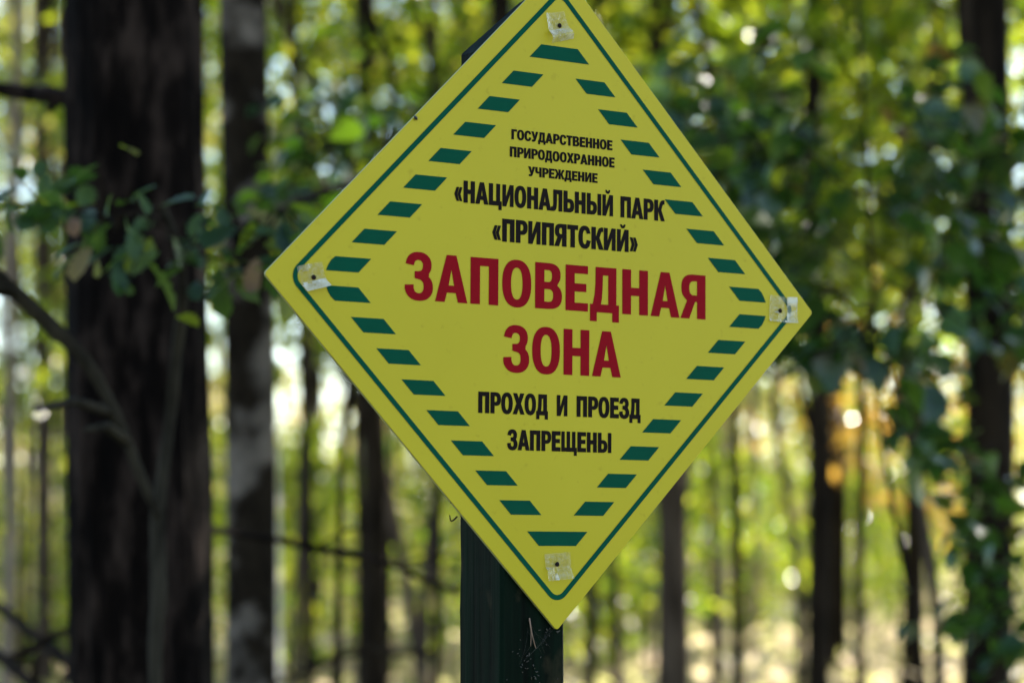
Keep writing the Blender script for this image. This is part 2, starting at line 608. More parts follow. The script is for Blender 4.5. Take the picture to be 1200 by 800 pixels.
def flat(name, contours, mat, z=FILM):
    """Printed film: list of (outer, [holes]) laid on the panel."""
    V, Fc = [], []
    for outer, holes in contours:
        loops = [[Vector((x, y, 0)) for x, y in lp] for lp in [outer] + holes]
        base = len(V)
        flatp = [p for lp in loops for p in lp]
        for tri in tessellate_polygon(loops):
            a, b, cc = (flatp[i] for i in tri)
            cr = (b.x - a.x) * (cc.y - a.y) - (b.y - a.y) * (cc.x - a.x)
            if abs(cr) < 1e-12: continue
            Fc.append(tuple(base + i for i in (tri if cr > 0 else tri[::-1])))
        V += [(p.x, p.y, z) for p in flatp]
    return link(name, mesh(name, V, Fc, mat), sign)


# thin line round the edge
ln_out = diamond(0.389 + 0.0046, 0.0185, 10)
ln_in = diamond(0.389 - 0.0046, 0.0120, 10)
V = [(x, y, FILM) for x, y in ln_out] + [(x, y, FILM) for x, y in ln_in]
n_ = len(ln_out)
Fc = [(k, (k + 1) % n_, n_ + (k + 1) % n_, n_ + k) for k in range(n_)]
link('border_line', mesh('border_line', V, Fc, M['green']), sign)

# slanted dashes
def clip_arc(poly, cx, r):
    return poly
stripes = []
CI, CO = 0.3045, 0.3505
for sy in (1, -1):
    for k in range(8):
        v0, v1 = 0.009 + 0.0361 * k, 0.0268 + 0.0361 * k
        for sx in (1, -1):
            outer0, outer1 = CO - v0, CO - v1
            if k == 0:
                pl = [(CI - v0, v0), (outer0 - 0.0008, v0), (outer0 - 0.0038, v0 + 0.007), (outer0 - 0.0078, v0 + 0.0130), (outer1 + 0.0042, v1), (CI - v1, v1)]
            else:
                pl = [(CI - v0, v0), (outer0, v0), (outer1, v1), (CI - v1, v1)]
            pl = [(sx * x, sy * y) for x, y in pl]
            stripes.append((pl if sx * sy > 0 else pl[::-1], []))
    v0, v1 = 0.3000, 0.3180
    pl = [(-(0.3465 - v0), v0), (0.3465 - v0, v0), (0.3465 - v1, v1), (-(0.3465 - v1), v1)]
    pl = [(x, sy * y) for x, y in pl]
    stripes.append((pl if sy > 0 else pl[::-1], []))
flat('dashed_border', stripes, M['green'])


# lettering: heavy condensed grotesque, cap height 1
def sup(cx, cy, rx, ry, a0, a1, n=14, p=2.35):
    out = []
    for i in range(n + 1):
        a = R(a0 + (a1 - a0) * i / n)
        c_, s_ = math.cos(a), math.sin(a)
        out.append((cx + rx * math.copysign(abs(c_) ** (2 / p), c_), cy + ry * math.copysign(abs(s_) ** (2 / p), s_)))
    return out


s, b = 0.218, 0.178
mir = lambda cs, wd: [([(wd - x, y) for x, y in o], [[(wd - x, y) for x, y in h] for h in hs]) for o, hs in cs]
mv = lambda cs, dx: [([(x + dx, y) for x, y in o], [[(x + dx, y) for x, y in h] for h in hs]) for o, hs in cs]
G = {}
G['Г'] = (0.52, 0.05, 0.01, [([(0, 0), (s, 0), (s, 1 - b), (.52, 1 - b), (.52, 1), (0, 1)], [])])
G['П'] = (0.64, 0.05, 0.05, [([(0, 0), (s, 0), (s, 1 - b), (.64 - s, 1 - b), (.64 - s, 0), (.64, 0), (.64, 1), (0, 1)], [])])
G['Н'] = (0.64, 0.05, 0.05, [([(0, 0), (s, 0), (s, .42), (.64 - s, .42), (.64 - s, 0), (.64, 0), (.64, 1), (.64 - s, 1), (.64 - s, .42 + b), (s, .42 + b), (s, 1), (0, 1)], [])])
G['Т'] = (0.58, 0.015, 0.015, [([(.29 - s / 2, 0), (.29 + s / 2, 0), (.29 + s / 2, 1 - b), (.58, 1 - b), (.58, 1), (0, 1), (0, 1 - b), (.29 - s / 2, 1 - b)], [])])
G['Е'] = (0.54, 0.05, 0.03, [([(0, 0), (.54, 0), (.54, b), (s, b), (s, .425), (.50, .425), (.50, .425 + b), (s, .425 + b), (s, 1 - b), (.54, 1 - b), (.54, 1), (0, 1)], [])])
I_ = [(0, 0), (.205, 0), (.455, .60), (.455, 0), (.645, 0), (.645, 1), (.44, 1), (.19, .40), (.19, 1), (0, 1)]
G['И'] = (0.645, 0.05, 0.05, [(I_, [])])
brv = sup(.3225, 1.235, .135, .15, 180, 360, 10, 2) + sup(.3225, 1.235, .065, .065, 360, 180, 8, 2)
G['Й'] = (0.645, 0.05, 0.05, [(I_, []), (brv, [])])
G['А'] = (0.73, 0.008, 0.008, [([(0, 0), (.215, 0), (.265, .2), (.465, .2), (.515, 0), (.73, 0), (.475, 1), (.255, 1)], [[(.303, .355), (.427, .355), (.365, .70)]])])
G['Д'] = (0.71, 0.01, 0.02, [([(0, -.2), (.165, -.2), (.165, 0), (.545, 0), (.545, -.2), (.71, -.2), (.71, b), (.645, b), (.645, 1), (.135, 1), (.13, .62), (.11, .38), (.065, b), (0, b)],
                              [[(.265, b), (.445, b), (.445, 1 - b), (.315, 1 - b), (.305, .52), (.29, .30)]])])
G['Л'] = (0.67, 0.012, 0.05, [([(.67, 0), (.67, 1), (.14, 1), (.14, .42), (.128, .24), (.095, .175), (0, .165), (0, 0), (.14, -.005), (.24, .03), (.305, .13), (.33, .32), (.335, 1 - b), (.47, 1 - b), (.47, 0)], [])])
G['Ц'] = (0.74, 0.05, 0.015, [([(0, 0), (.585, 0), (.585, -.2), (.74, -.2), (.74, b), (.645, b), (.645, 1), (.445, 1), (.445, b), (s, b), (s, 1), (0, 1)], [])])
G['Щ'] = (1.0, 0.05, 0.015, [([(0, 0), (.845, 0), (.845, -.2), (1.0, -.2), (1.0, b), (.905, b), (.905, 1), (.715, 1), (.715, b), (.5475, b), (.5475, 1), (.3575, 1), (.3575, b), (.19, b), (.19, 1), (0, 1)], [])])
G['Х'] = (0.69, 0.008, 0.008, [([(0, 0), (.225, 0), (.345, .31), (.465, 0), (.69, 0), (.465, .515), (.675, 1), (.455, 1), (.345, .72), (.235, 1), (.015, 1), (.225, .515)], [])])
G['К'] = (0.65, 0.05, 0.005, [([(0, 0), (s, 0), (s, .43), (.265, .43), (.435, 0), (.66, 0), (.43, .53), (.49, .70), (.53, .80), (.57, .83), (.64, .835), (.64, 1), (.54, 1), (.44, .96), (.37, .86), (.29, .63), (.255, .585), (s, .58), (s, 1), (0, 1)], [])])
kr = [(.60, .43), (.64, .43), (.79, 0), (1.0, 0), (.79, .53), (.845, .70), (.88, .80), (.915, .83), (.98, .835), (.98, 1), (.885, 1), (.80, .96), (.735, .86), (.67, .63), (.64, .585), (.60, .58)]
G['Ж'] = (1.0, 0.008, 0.008, [([(.40, 0), (.60, 0)] + kr + [(.60, 1), (.40, 1)] + [(1 - x, y) for x, y in reversed(kr)], [])])
G['У'] = (0.67, 0.008, 0.008, [([(.06, 0), (.17, -.012), (.29, 0), (.37, .06), (.425, .17), (.67, 1), (.46, 1), (.345, .53), (.215, 1), (0, 1), (.245, .27), (.225, .19), (.185, .16), (.06, .165)], [])])
G['Ч'] = (0.61, 0.04, 0.05, [([(.41, 0), (.61, 0), (.61, 1), (.41, 1), (.41, .56), (.36, .535), (.28, .53), (.22, .56), (.2, .63), (.2, 1), (0, 1), (0, .60), (.03, .46), (.10, .385), (.21, .36), (.32, .365), (.41, .395)], [])])
G['О'] = (0.68, 0.03, 0.03, [(sup(.34, .5, .34, .515, 0, 352, 40), [sup(.34, .5, .135, .345, 0, 350, 30)])])
So = sup(.34, .5, .34, .515, 40, 322, 34)
Si = sup(.345, .5, .138, .345, 318, 46, 26)
So[0] = (.645, .705); Si[-1] = (.468, .685)
So[-1] = (.665, .33); Si[0] = (.47, .36)
G['С'] = (0.66, 0.03, 0.02, [(So + Si, [])])
bowl = lambda x, y0, y1, wd: sup(x, (y0 + y1) / 2, wd - x, (y1 - y0) / 2, -90, 90, 16, 2.5)
Ro = [(0, 0), (s, 0), (s, .375)] + bowl(.30, .375, 1, .61) + [(0, 1)]
Rh = [(s, .375 + .15)] + bowl(.28, .525, 1 - .155, .41) + [(s, 1 - .155)]
G['Р'] = (0.61, 0.05, 0.015, [(Ro, [Rh])])
Bo = [(0, 0)] + sup(.33, .28, .31, .28, -90, 55, 12, 2.4) + sup(.31, .745, .295, .255, -40, 90, 12, 2.4) + [(0, 1)]
G['В'] = (0.64, 0.05, 0.025, [(Bo, [[(s, .155)] + bowl(.32, .155, .43, .43) + [(s, .43)], [(s, .585)] + bowl(.31, .585, .845, .40) + [(s, .845)]])])
So_ = [(0, 0)] + bowl(.32, 0, .62, .63) + [(s, .62), (s, 1), (0, 1)]
Sh = [(s, .155)] + bowl(.30, .155, .465, .425) + [(s, .465)]
G['Ь'] = (0.63, 0.05, 0.02, [(So_, [Sh])])
sq = lambda cs, f: [([(x * f, y) for x, y in o], [[(x * f, y) for x, y in h] for h in hs]) for o, hs in cs]
G['Ы'] = (0.88, 0.05, 0.05, sq([(So_, [Sh])], 0.96) + [([(.68, 0), (.88, 0), (.88, 1), (.68, 1)], [])])
Ya = [(0, 0), (s, 0), (s, .385), (.27, .385), (.42, 0), (.645, 0), (.475, .405)] + sup(.32, .70, .30, .30, -48, 90, 14, 2.5) + [(0, 1)]
Yh = [(s, .53)] + bowl(.30, .53, 1 - .15, .42) + [(s, .85)]
G['Я'] = (0.645, 0.005, 0.05, mir([(Ya, [Yh])], .645))
Zo = [(.01, .755)] + sup(.305, .745, .285, .27, 160, -38, 20, 2.2) + sup(.31, .28, .315, .295, 47, -172, 24, 2.2) + [(0, .31)]
Zi = [(.195, .325)] + sup(.305, .29, .112, .145, 190, 440, 18, 2.3) + [(.215, .46), (.215, .605)] + sup(.30, .728, .098, .118, -75, 165, 16, 2.3) + [(.195, .725)]
G['З'] = (0.625, 0.02, 0.03, [(Zo + Zi, [])])
q_ = [([(0, .36), (.13, .05), (.25, .05), (.14, .36), (.25, .67), (.13, .67)], []), ([(.20, .36), (.33, .05), (.45, .05), (.34, .36), (.45, .67), (.33, .67)], [])]
q_ = [([(x * .95, y) for x, y in o], h) for o, h in q_]
G['«'] = (0.43, 0.03, 0.05, q_)
G['»'] = (0.43, 0.05, 0.03, mir(q_, .43))


def grow(pl, d):
    """Offset a closed outline outwards by d (inwards for a hole, d < 0)."""
    P = [pl[0]]
    for p in pl[1:]:
        if math.hypot(p[0] - P[-1][0], p[1] - P[-1][1]) > 1e-6: P.append(p)
    if math.hypot(P[0][0] - P[-1][0], P[0][1] - P[-1][1]) < 1e-6: P.pop()
    area = sum(P[i][0] * P[(i + 1) % len(P)][1] - P[(i + 1) % len(P)][0] * P[i][1] for i in range(len(P)))
    sg = 1 if area > 0 else -1
    out = []
    for i, p in enumerate(P):
        a, c_ = P[i - 1], P[(i + 1) % len(P)]
        e1 = Vector((p[0] - a[0], p[1] - a[1])).normalized()
        e2 = Vector((c_[0] - p[0], c_[1] - p[1])).normalized()
        n1, n2 = Vector((e1.y, -e1.x)) * sg, Vector((e2.y, -e2.x)) * sg
        m_ = n1 + n2
        if m_.length < 0.3: m_ = n1 * 1.0
        m_ = m_.normalized()
        k = d / max(0.55, m_.dot(n1))
        out.append((p[0] + m_.x * k, p[1] + m_.y * k))
    return out


def lettering(text, u0, u1, vbot, vtop, mat, label=None, space=0.45, bold=0.0):
    x, first, cs, last = 0.0, None, [], 0.0
    for ch in text:
        if ch == ' ':
            x += space
            continue
        wd, lb, rb, con = G[ch]
        x += lb
        if first is None: first = x
        cs.append((x, con))
        last = x + wd
        x += wd + rb + 0.012
    kx = (u1 - u0) / (last - first)
    ky = vtop - vbot
    out = []
    for dx, con in cs:
        for o, hs in con:
            f = lambda pl: [(u0 + (px + dx - first) * kx, vbot + py * ky) for px, py in pl]
            out.append((f(grow(o, bold) if bold else o), [f(grow(h, -bold) if bold else h) for h in hs]))
    ob = flat('lettering', out, mat)
    if label: ob['label'] = label
    return ob


mm = 0.001
lettering('ГОСУДАРСТВЕННОЕ', -73.5 * mm, 84 * mm, 192.1 * mm, 204.6 * mm, M['black'], bold=0.02)
lettering('ПРИРОДООХРАННОЕ', -75.8 * mm, 87.5 * mm, 169.8 * mm, 182.4 * mm, M['black'], bold=0.02)
lettering('УЧРЕЖДЕНИЕ', -47.5 * mm, 60.4 * mm, 147.6 * mm, 159.6 * mm, M['black'], bold=0.02)
lettering('«НАЦИОНАЛЬНЫЙ ПАРК', -158.2 * mm, 169 * mm, 106.5 * mm, 133.0 * mm, M['black'], bold=0.02, space=0.40)
lettering('«ПРИПЯТСКИЙ»', -101.3 * mm, 125.1 * mm, 62.0 * mm, 89.8 * mm, M['black'], bold=0.02)
lettering('ЗАПОВЕДНАЯ', -229.5 * mm, 237.6 * mm, -19.3 * mm, 39.0 * mm, M['red'], 'large red word')
lettering('ЗОНА', -84.0 * mm, 98.6 * mm, -101.6 * mm, -43.2 * mm, M['red'], 'large red word under the longer red word')
lettering('ПРОХОД И ПРОЕЗД', -120.6 * mm, 130.2 * mm, -153.8 * mm, -128.3 * mm, M['black'], bold=0.02, space=0.52)
lettering('ЗАПРЕЩЕНЫ', -76.8 * mm, 83.4 * mm, -198.6 * mm, -174.0 * mm, M['black'], bold=0.02)


# clear plastic squares nailed through at the four corners
def washer(corners, nail, lift, seed, n=9):
    """corners: bl, br, tr, tl on the panel; lift(a,b) = height of the sheet above it."""
    g = np.random.default_rng(seed)
    bl, br, tr, tl = [np.array(cn) * mm for cn in corners]
    V, Fc = [], []
    nz = g.normal(0, 1, (n, n))
    for j in range(n):
        for i in range(n):
            a, bb = i / (n - 1), j / (n - 1)
            p = (bl * (1 - a) + br * a) * (1 - bb) + (tl * (1 - a) + tr * a) * bb
            z = 0.0016 + lift(a, bb) + 0.00022 * nz[j, i]
            V.append((p[0], p[1], max(0.0011, z)))
    for j in range(n - 1):
        for i in range(n - 1):
            k = j * n + i
            Fc.append((k, k + 1, k + n + 1, k + n))
    wm = mesh('plastic_washer', V, Fc, M['plastic'], False)
    wm.materials.append(M['painted_sheen'])
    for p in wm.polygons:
        if p.normal.z < 0.86: p.material_index = 1  # tilted faces get the painted sky sheen
    wo = link('plastic_washer', wm, sign)
    nv, nf = [], []
    x, y = nail[0] * mm, nail[1] * mm
    k = 12
    prof = [(0.0014, 0.0006), (0.0014, 0.0020), (0.0029, 0.0022), (0.0031, 0.0028), (0.0023, 0.0034), (0.0006, 0.0037)]
    for rr, z in prof:
        for q in range(k):
            nv.append((x + rr * math.cos(6.2832 * q / k), y + rr * math.sin(6.2832 * q / k), z))
    for i in range(len(prof) - 1):
        for q in range(k):
            nf.append((i * k + q, i * k + (q + 1) % k, (i + 1) * k + (q + 1) % k, (i + 1) * k + q))
    nf.append(tuple((len(prof) - 1) * k + q for q in range(k)))
    link('nail', mesh('nail', nv, nf, M['nail'], True), wo)


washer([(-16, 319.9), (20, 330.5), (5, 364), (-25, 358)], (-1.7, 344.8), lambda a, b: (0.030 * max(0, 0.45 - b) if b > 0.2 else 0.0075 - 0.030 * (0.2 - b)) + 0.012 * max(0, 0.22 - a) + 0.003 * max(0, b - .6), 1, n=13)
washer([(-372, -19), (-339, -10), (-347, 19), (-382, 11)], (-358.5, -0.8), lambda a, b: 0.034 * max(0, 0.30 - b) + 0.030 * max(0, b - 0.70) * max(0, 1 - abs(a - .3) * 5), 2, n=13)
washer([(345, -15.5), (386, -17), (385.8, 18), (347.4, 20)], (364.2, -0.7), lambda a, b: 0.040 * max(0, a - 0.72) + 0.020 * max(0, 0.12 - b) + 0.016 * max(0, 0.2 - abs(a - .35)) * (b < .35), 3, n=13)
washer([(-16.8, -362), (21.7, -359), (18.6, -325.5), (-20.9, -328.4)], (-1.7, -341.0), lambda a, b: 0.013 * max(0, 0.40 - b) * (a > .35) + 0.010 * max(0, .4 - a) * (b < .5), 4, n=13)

# ------------------------------------------------------------------ small things on sign and post
def on_sign(u, v, z=0.0):
    return sign_m @ Vector((u * mm, v * mm, z))
bpy.context.view_layer.update()
sign_m = sign.matrix_world.copy()
V, Fc = [], []
tube(V, Fc, [on_sign(-219.4, 207.0, 0.0012), on_sign(-218.4, 206.0, 0.0022), on_sign(-216.8, 204.5, 0.0024), on_sign(-214.8, 202.6, 0.0016)], [0.0007, 0.0016, 0.0020, 0.0007], 8)
for k in (-1, 1):
    for q in range(3):
        p0 = on_sign(-217.3 + q * 0.8, 205.0 - q * 0.8, 0.0018)
        tube(V, Fc, [p0, on_sign(-217.3 + q * 0.8 + k * 1.6, 205.0 - q * 0.8 + k * 1.5, 0.0026), on_sign(-217.3 + q * 0.8 + k * 2.6, 205.0 - q * 0.8 + k * 2.4, 0.0006)], [0.0002, 0.00018, 0.00012], 4)
o = link('fly', mesh('fly', V, Fc, M['insect'], True))
tag(o, 'tiny black fly sitting on the upper left edge of the yellow sign', 'insect')


def stem(pts, r0, r1, name, mat, label, cat, group=None, n=5):
    V, Fc = [], []
    P = spline(pts, n)
    tube(V, Fc, P, list(np.linspace(r0, r1, len(P))), 6)
    return tag(link(name, mesh(name, V, Fc, mat, True)), label, cat, group)


pfz = -(THK + 0.0012)
stem([on_sign(-40, -408, pfz + .002), on_sign(-38, -425, pfz + .004), on_sign(-32, -440, pfz + .002), on_sign(-29, -446, pfz + .001)], 0.0010, 0.0005, 'dry_stem', M['dry'], 'longer brown dry grass stem dangling on the post just under the sign', 'grass stem')
stem([on_sign(-39, -412, pfz + .002), on_sign(-38, -428, pfz + .003), on_sign(-37, -443, pfz + .001)], 0.0008, 0.0004, 'dry_stem', M['dry'], 'shorter straight dry grass stem on the post under the sign', 'grass stem')
# cobweb strands with caught bark crumbs
V, Fc = [], []
for q in range(9):
    a = on_sign(rng.uniform(-45, 8), -415 - rng.uniform(0, 12), pfz + .001)
    a2 = on_sign(rng.uniform(-60, 10), rng.uniform(-470, -440), pfz + .001)
    mid = (a + a2) / 2 + NRM * 0.004
    tube(V, Fc, [a, mid, a2], [0.00007] * 3, 4)
for q in range(26):
    t_ = rng.beta(2, 2)
    p = on_sign(-42 + 14 * t_ + rng.normal(0, 4) - 22 * (q % 2) * t_, -452 - 30 * t_ + rng.normal(0, 3), pfz + .0015) if q < 18 else on_sign(rng.uniform(-25, 8), -424 + rng.normal(0, 3), pfz + .0015)
    d = Vector(rng.normal(0, 1, 3)).normalized() * rng.uniform(0.0008, 0.0024)
    tube(V, Fc, [p - d, p, p + d], [0.0003, 0.0007, 0.0003], 5)
V2, F2 = [], []
for q in range(30):
    p = on_sign(rng.uniform(-80, 10), rng.uniform(-560, -430), pfz + .0008)
    d = Vector(rng.normal(0, 1, 3)).normalized() * rng.uniform(0.0006, 0.0016)
    tube(V2, F2, [p - d, p, p + d], [0.0003, 0.0006, 0.0003], 5)
o = link('dirt_specks', mesh('dirt_specks', V2, F2, M['web']), post)
o.matrix_parent_inverse = post.matrix_world.inverted()
tag(o, kind='stuff')
tag(link('cobweb', mesh('cobweb', V, Fc, M['web'])), 'dusty cobweb with crumbs on the post below the sign tip', 'cobweb')
stem([on_sign(-147, -272, -.006), on_sign(-153, -270, -.004), on_sign(-157, -266, -.002), on_sign(-160, -266, -.002)], 0.0011, 0.0006, 'twig', M['dark'], 'upper thin twig poking out left of the post under the sign edge', 'twig')
stem([on_sign(-146, -283, -.008), on_sign(-152, -287, -.006), on_sign(-156, -288, -.006), on_sign(-158, -281, -.006)], 0.0013, 0.0007, 'twig', M['dark'], 'lower hooked twig poking out left of the post under the sign edge', 'twig')


# ------------------------------------------------------------------ TREES: builder
def trunk_mesh(name, path, r0, r1, mat, seg=14, rings=26, wob=0.12, rough=None, flare=0.35, more=None):
    V, Fc = [], []
    P = spline(path, max(2, rings // (len(path) - 1)))
    n = len(P)
    rad = []
    for i in range(n):
        t = i / (n - 1)
        rad.append((r0 * (1 - t) + r1 * t) * (1 + flare * math.exp(-P[i].z / 0.35)))
    tube(V, Fc, P, rad, seg, wob, rough)
    if more: boughs(V, Fc, *more)
    return mesh(name, V, Fc, mat, True)


def limb_mesh(name, path, r0, r1, mat, seg=8, n=6, twigs=0, seed=0):
    g = np.random.default_rng(seed)
    V, Fc = [], []
    P = spline(path, n)
    tube(V, Fc, P, list(np.linspace(r0, r1, len(P)) * (1 + g.normal(0, 0.07, len(P)))), seg, 0.2)
    for q in range(twigs):
        i = int(g.uniform(0.25, 0.95) * (len(P) - 1))
        d = Vector(g.normal(0, 1, 3)); d.z = abs(d.z) * 0.4 - 0.1
        L = g.uniform(0.15, 0.4)
        d = d.normalized() * L
        rr = max(0.0025, r1 * 0.7)
        tube(V, Fc, [P[i], P[i] + d * 0.5 + Vector((0, 0, 0.02)), P[i] + d], [rr, rr * 0.8, rr * 0.5], 5)
    return mesh(name, V, Fc, mat, True)


# crowns shared by the trees: (mesh, spray centres)
CROWN = {}
def make_crown(key, n, r, z0, z1, clusters, spread, size, mat, seed, shape=RHOMB, hollow=0.35, tilt=0.55):
    P, C, g = crown_points(n, r, z0, z1, clusters, spread, seed, hollow)
    CROWN[key] = (leaves_mesh('crown', P, size, M[mat], shape, tilt, g=g), C)


make_crown('high_a', 1800, 2.4, 7.0, 16.0, 50, 0.27, 0.16, 'leaf_green', 21)
make_crown('high_b', 1600, 2.2, 6.0, 14.5, 46, 0.27, 0.16, 'leaf_green', 22)
make_crown('high_c', 1500, 2.0, 8.0, 17.0, 40, 0.26, 0.16, 'leaf_yellow', 23)
make_crown('near_a', 11000, 2.8, 6.5, 15.0, 150, 0.45, 0.15, 'leaf_green', 25)
make_crown('near_b', 10000, 2.6, 6.0, 14.0, 140, 0.45, 0.15, 'leaf_green', 26)
make_crown('low_a', 2500, 2.0, 2.6, 7.5, 48, 0.20, 0.125, 'leaf_green', 31)
make_crown('low_b', 2400, 1.9, 3.0, 8.5, 46, 0.20, 0.125, 'leaf_green', 32)
make_crown('low_c', 1900, 1.7, 2.2, 6.5, 38, 0.20, 0.125, 'leaf_yellow', 33)
make_crown('low_d', 1900, 1.3, 1.8, 4.2, 36, 0.26, 0.10, 'leaf_orange', 34)
make_crown('bush_a', 2600, 1.3, 0.25, 2.3, 44, 0.24, 0.09, 'leaf_green', 41)
make_crown('bush_b', 2600, 1.4, 0.20, 2.6, 44, 0.26, 0.09, 'leaf_yellow', 42)
make_crown('bush_c', 2200, 1.2, 0.15, 1.8, 40, 0.24, 0.09, 'leaf_tan', 43)
make_crown('pine', 12000, 2.8, 9.5, 17.5, 90, 0.42, 0.17, 'needle', 51, shape=(np.array([[0, 0, 0], [0.10, 0.5, 0], [0, 1, 0], [-0.10, 0.5, 0]], float), [(0, 1, 2, 3)]))


def boughs(V, Fc, C, path_x, z_lo, z_hi, n, r, seed, reach=0.9):
    """Branches that carry a crown: from the trunk out to some of its sprays."""
    g = np.random.default_rng(seed)
    for i in g.choice(len(C), size=min(n, len(C)), replace=False):
        c_ = Vector(C[i])
        z = max(z_lo, min(z_hi, c_.z - 0.35 * math.hypot(c_.x, c_.y) - 0.3))
        p0 = Vector((path_x(z).x, path_x(z).y, z))
        mid = p0.lerp(c_, 0.5) + Vector((0, 0, 0.12))
        tube(V, Fc, [p0, mid, c_.lerp(p0, 1 - reach)], [r, r * 0.65, r * 0.3], 5)


PROTO = {}
def tree_kind(key, name, trunk_mat, r0, height, crown, seed, lean=0.25, nb=26):
    """One tree of a kind, built once at the origin; later copies share its meshes."""
    g = np.random.default_rng(seed)
    path = [Vector((0, 0, -0.3))]
    for k in range(1, 7):
        path.append(Vector((g.normal(0, lean) * k / 6, g.normal(0, lean) * k / 6, height * k / 6)))
    cr, C = CROWN[crown]
    px_ = lambda z: path[min(6, max(0, int(z / height * 6)))].lerp(path[min(6, max(0, int(z / height * 6)) + 1)] if int(z / height * 6) < 6 else path[6], (z / height * 6) % 1)
    tm = trunk_mesh('trunk', path, r0, r0 * 0.25, trunk_mat, 12, 30, 0.10, more=(C, px_, 0.4 if height < 5 else height * 0.22, height * 0.95, nb, r0 * 0.32, seed))
    PROTO[key] = (name, tm, cr)


def plant(key, x, y, rz, sc, label, cat, group=None, name=None, trunk=None):
    nm, tm, cr = PROTO[key]
    o = empty(name or nm, (x, y, 0), rz)
    o.scale = (sc, sc, sc)
    tag(o, label, cat, group)
    link('trunk', trunk or tm, o)
    link('crown', cr, o)
    return o


tree_kind('slim_grey', 'slim_tree', M['grey'], 0.075, 15, 'high_a', 61)
tree_kind('slim_dark', 'slim_tree', M['dark'], 0.085, 14, 'high_b', 62)
tree_kind('shade_tree', 'added_shade_tree', M['dark'], 0.11, 14, 'near_b', 68)  # out of view, added to shade the near foliage
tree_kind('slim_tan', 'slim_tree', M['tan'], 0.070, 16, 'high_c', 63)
tree_kind('birch_pale', 'birch_tree', M['pale'], 0.070, 14, 'high_b', 64, 0.35)
tree_kind('under_a', 'young_tree', M['dark'], 0.030, 6.6, 'low_a', 71, 0.25, 30)
tree_kind('under_b', 'young_tree', M['grey'], 0.032, 7.6, 'low_b', 72, 0.25, 30)
tree_kind('under_c', 'young_tree', M['grey'], 0.028, 5.8, 'low_c', 73, 0.25, 26)
tree_kind('under_d', 'young_tree', M['grey'], 0.022, 3.8, 'low_d', 74, 0.15, 16)
tree_kind('bush_a', 'shrub', M['grey'], 0.016, 2.0, 'bush_a', 81, 0.15, 22)
tree_kind('bush_b', 'shrub', M['grey'], 0.016, 2.2, 'bush_b', 82, 0.15, 22)
tree_kind('bush_c', 'shrub', M['grey'], 0.014, 1.5, 'bush_c', 83, 0.15, 20)


def stand(name, label, cat, px_bot, px_top, Y, w_px, mat, crown, height=15, bend=0.0, seed=0, seg=16, limbs=(), rough=None, bare=False, wob=0.10, taper=0.35):
    """A tree of its own whose trunk runs through two photo positions at depth Y."""
    g = np.random.default_rng(seed)
    a, b_ = at(px_bot, 800, Y), at(px_top, 0, Y)
    slope = (b_.x - a.x) / (b_.z - a.z)
    X0 = a.x - slope * a.z
    o = empty(name, (X0, Y, 0))
    tag(o, label, cat)
    r = w_px / F_PX * Y / 2
    zt_ = b_.z
    path = [Vector((0, 0, -0.3))]
    for k in range(1, 9):
        z = height * k / 8
        path.append(Vector((slope * min(z, zt_ + 1) + bend * math.sin(z * 1.1) + g.normal(0, min(0.012, 0.012 * r / 0.05) if k > 4 else 0.004), g.normal(0, 0.02), z)))
    cr, C = CROWN[crown]
    px_ = lambda z: path[min(8, int(z / height * 8))].lerp(path[min(8, int(z / height * 8) + 1)], (z / height * 8) % 1)
    link('trunk', trunk_mesh('trunk', path, r * 1.06, r * taper, mat, seg, 96 if rough else 40, wob, rough, 0.25, (C, px_, height * 0.35, height * 0.95, 26, max(0.012, r * 0.3), seed)), o)
    link('crown', cr, o)
    for j, (pts, r0, r1, tw) in enumerate(limbs):
        P = [at(*p) - Vector((X0, Y, 0)) for p in pts]
        link('dead_limb', limb_mesh('dead_limb', P, r0, r1, mat, 8, 6, tw, seed + j), o)
    return o


# the big pine: deep furrowed plates
def furrow(th, i):
    v = 0.5 * math.sin(9 * th + 0.8 * math.sin(i * 0.45)) + 0.5 * math.sin(14 * th - 1.2 * math.sin(i * 0.31 + 2) + i * 0.05) + 0.45 * math.sin(23 * th + i * 0.9)
    return 0.013 * (abs(v) - 0.5)


PY = 6.6
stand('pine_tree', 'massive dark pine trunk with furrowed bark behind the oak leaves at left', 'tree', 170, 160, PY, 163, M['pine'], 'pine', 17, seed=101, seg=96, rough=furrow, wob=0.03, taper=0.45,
      limbs=[([(92, 118, PY - 0.02), (60, 112, PY), (30, 108, PY + .05), (-40, 98, PY + .1)], 0.026, 0.018, 0),
             ([(70, 115, PY), (62, 124, PY - .02), (54, 130, PY - .03)], 0.015, 0.007, 0),
             ([(225, 618, PY + .12), (300, 628, PY + .3), (370, 642, PY + .45), (440, 655, PY + .6), (500, 680, PY + .7), (540, 694, PY + .75)], 0.0115, 0.006, 5)])
stand('birch_tree', 'mottled grey and black birch trunk right beside the big pine', 'tree', 289, 286, 8.6, 60, M['birch'], 'near_b', 14, seed=102, seg=32, bend=0.012,
      limbs=[([(300, 256, 8.5), (330, 240, 7.9), (365, 231, 7.4), (400, 218, 7.2), (450, 196, 7.1)], 0.018, 0.009, 2)])
stand('birch_tree', 'pale sunlit white birch trunk half hidden behind the mottled birch', 'tree', 314, 307, 17, 25, M['pale'], 'high_b', 13, seed=103, bend=0.02)
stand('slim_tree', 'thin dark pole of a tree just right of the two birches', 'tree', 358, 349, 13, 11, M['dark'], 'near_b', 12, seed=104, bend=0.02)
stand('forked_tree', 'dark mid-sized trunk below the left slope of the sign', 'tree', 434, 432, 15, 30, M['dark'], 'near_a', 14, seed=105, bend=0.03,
      limbs=[([(436, 575, 15), (430, 520, 15), (405, 440, 14.9), (395, 380, 14.9)], 0.030, 0.015, 3)])
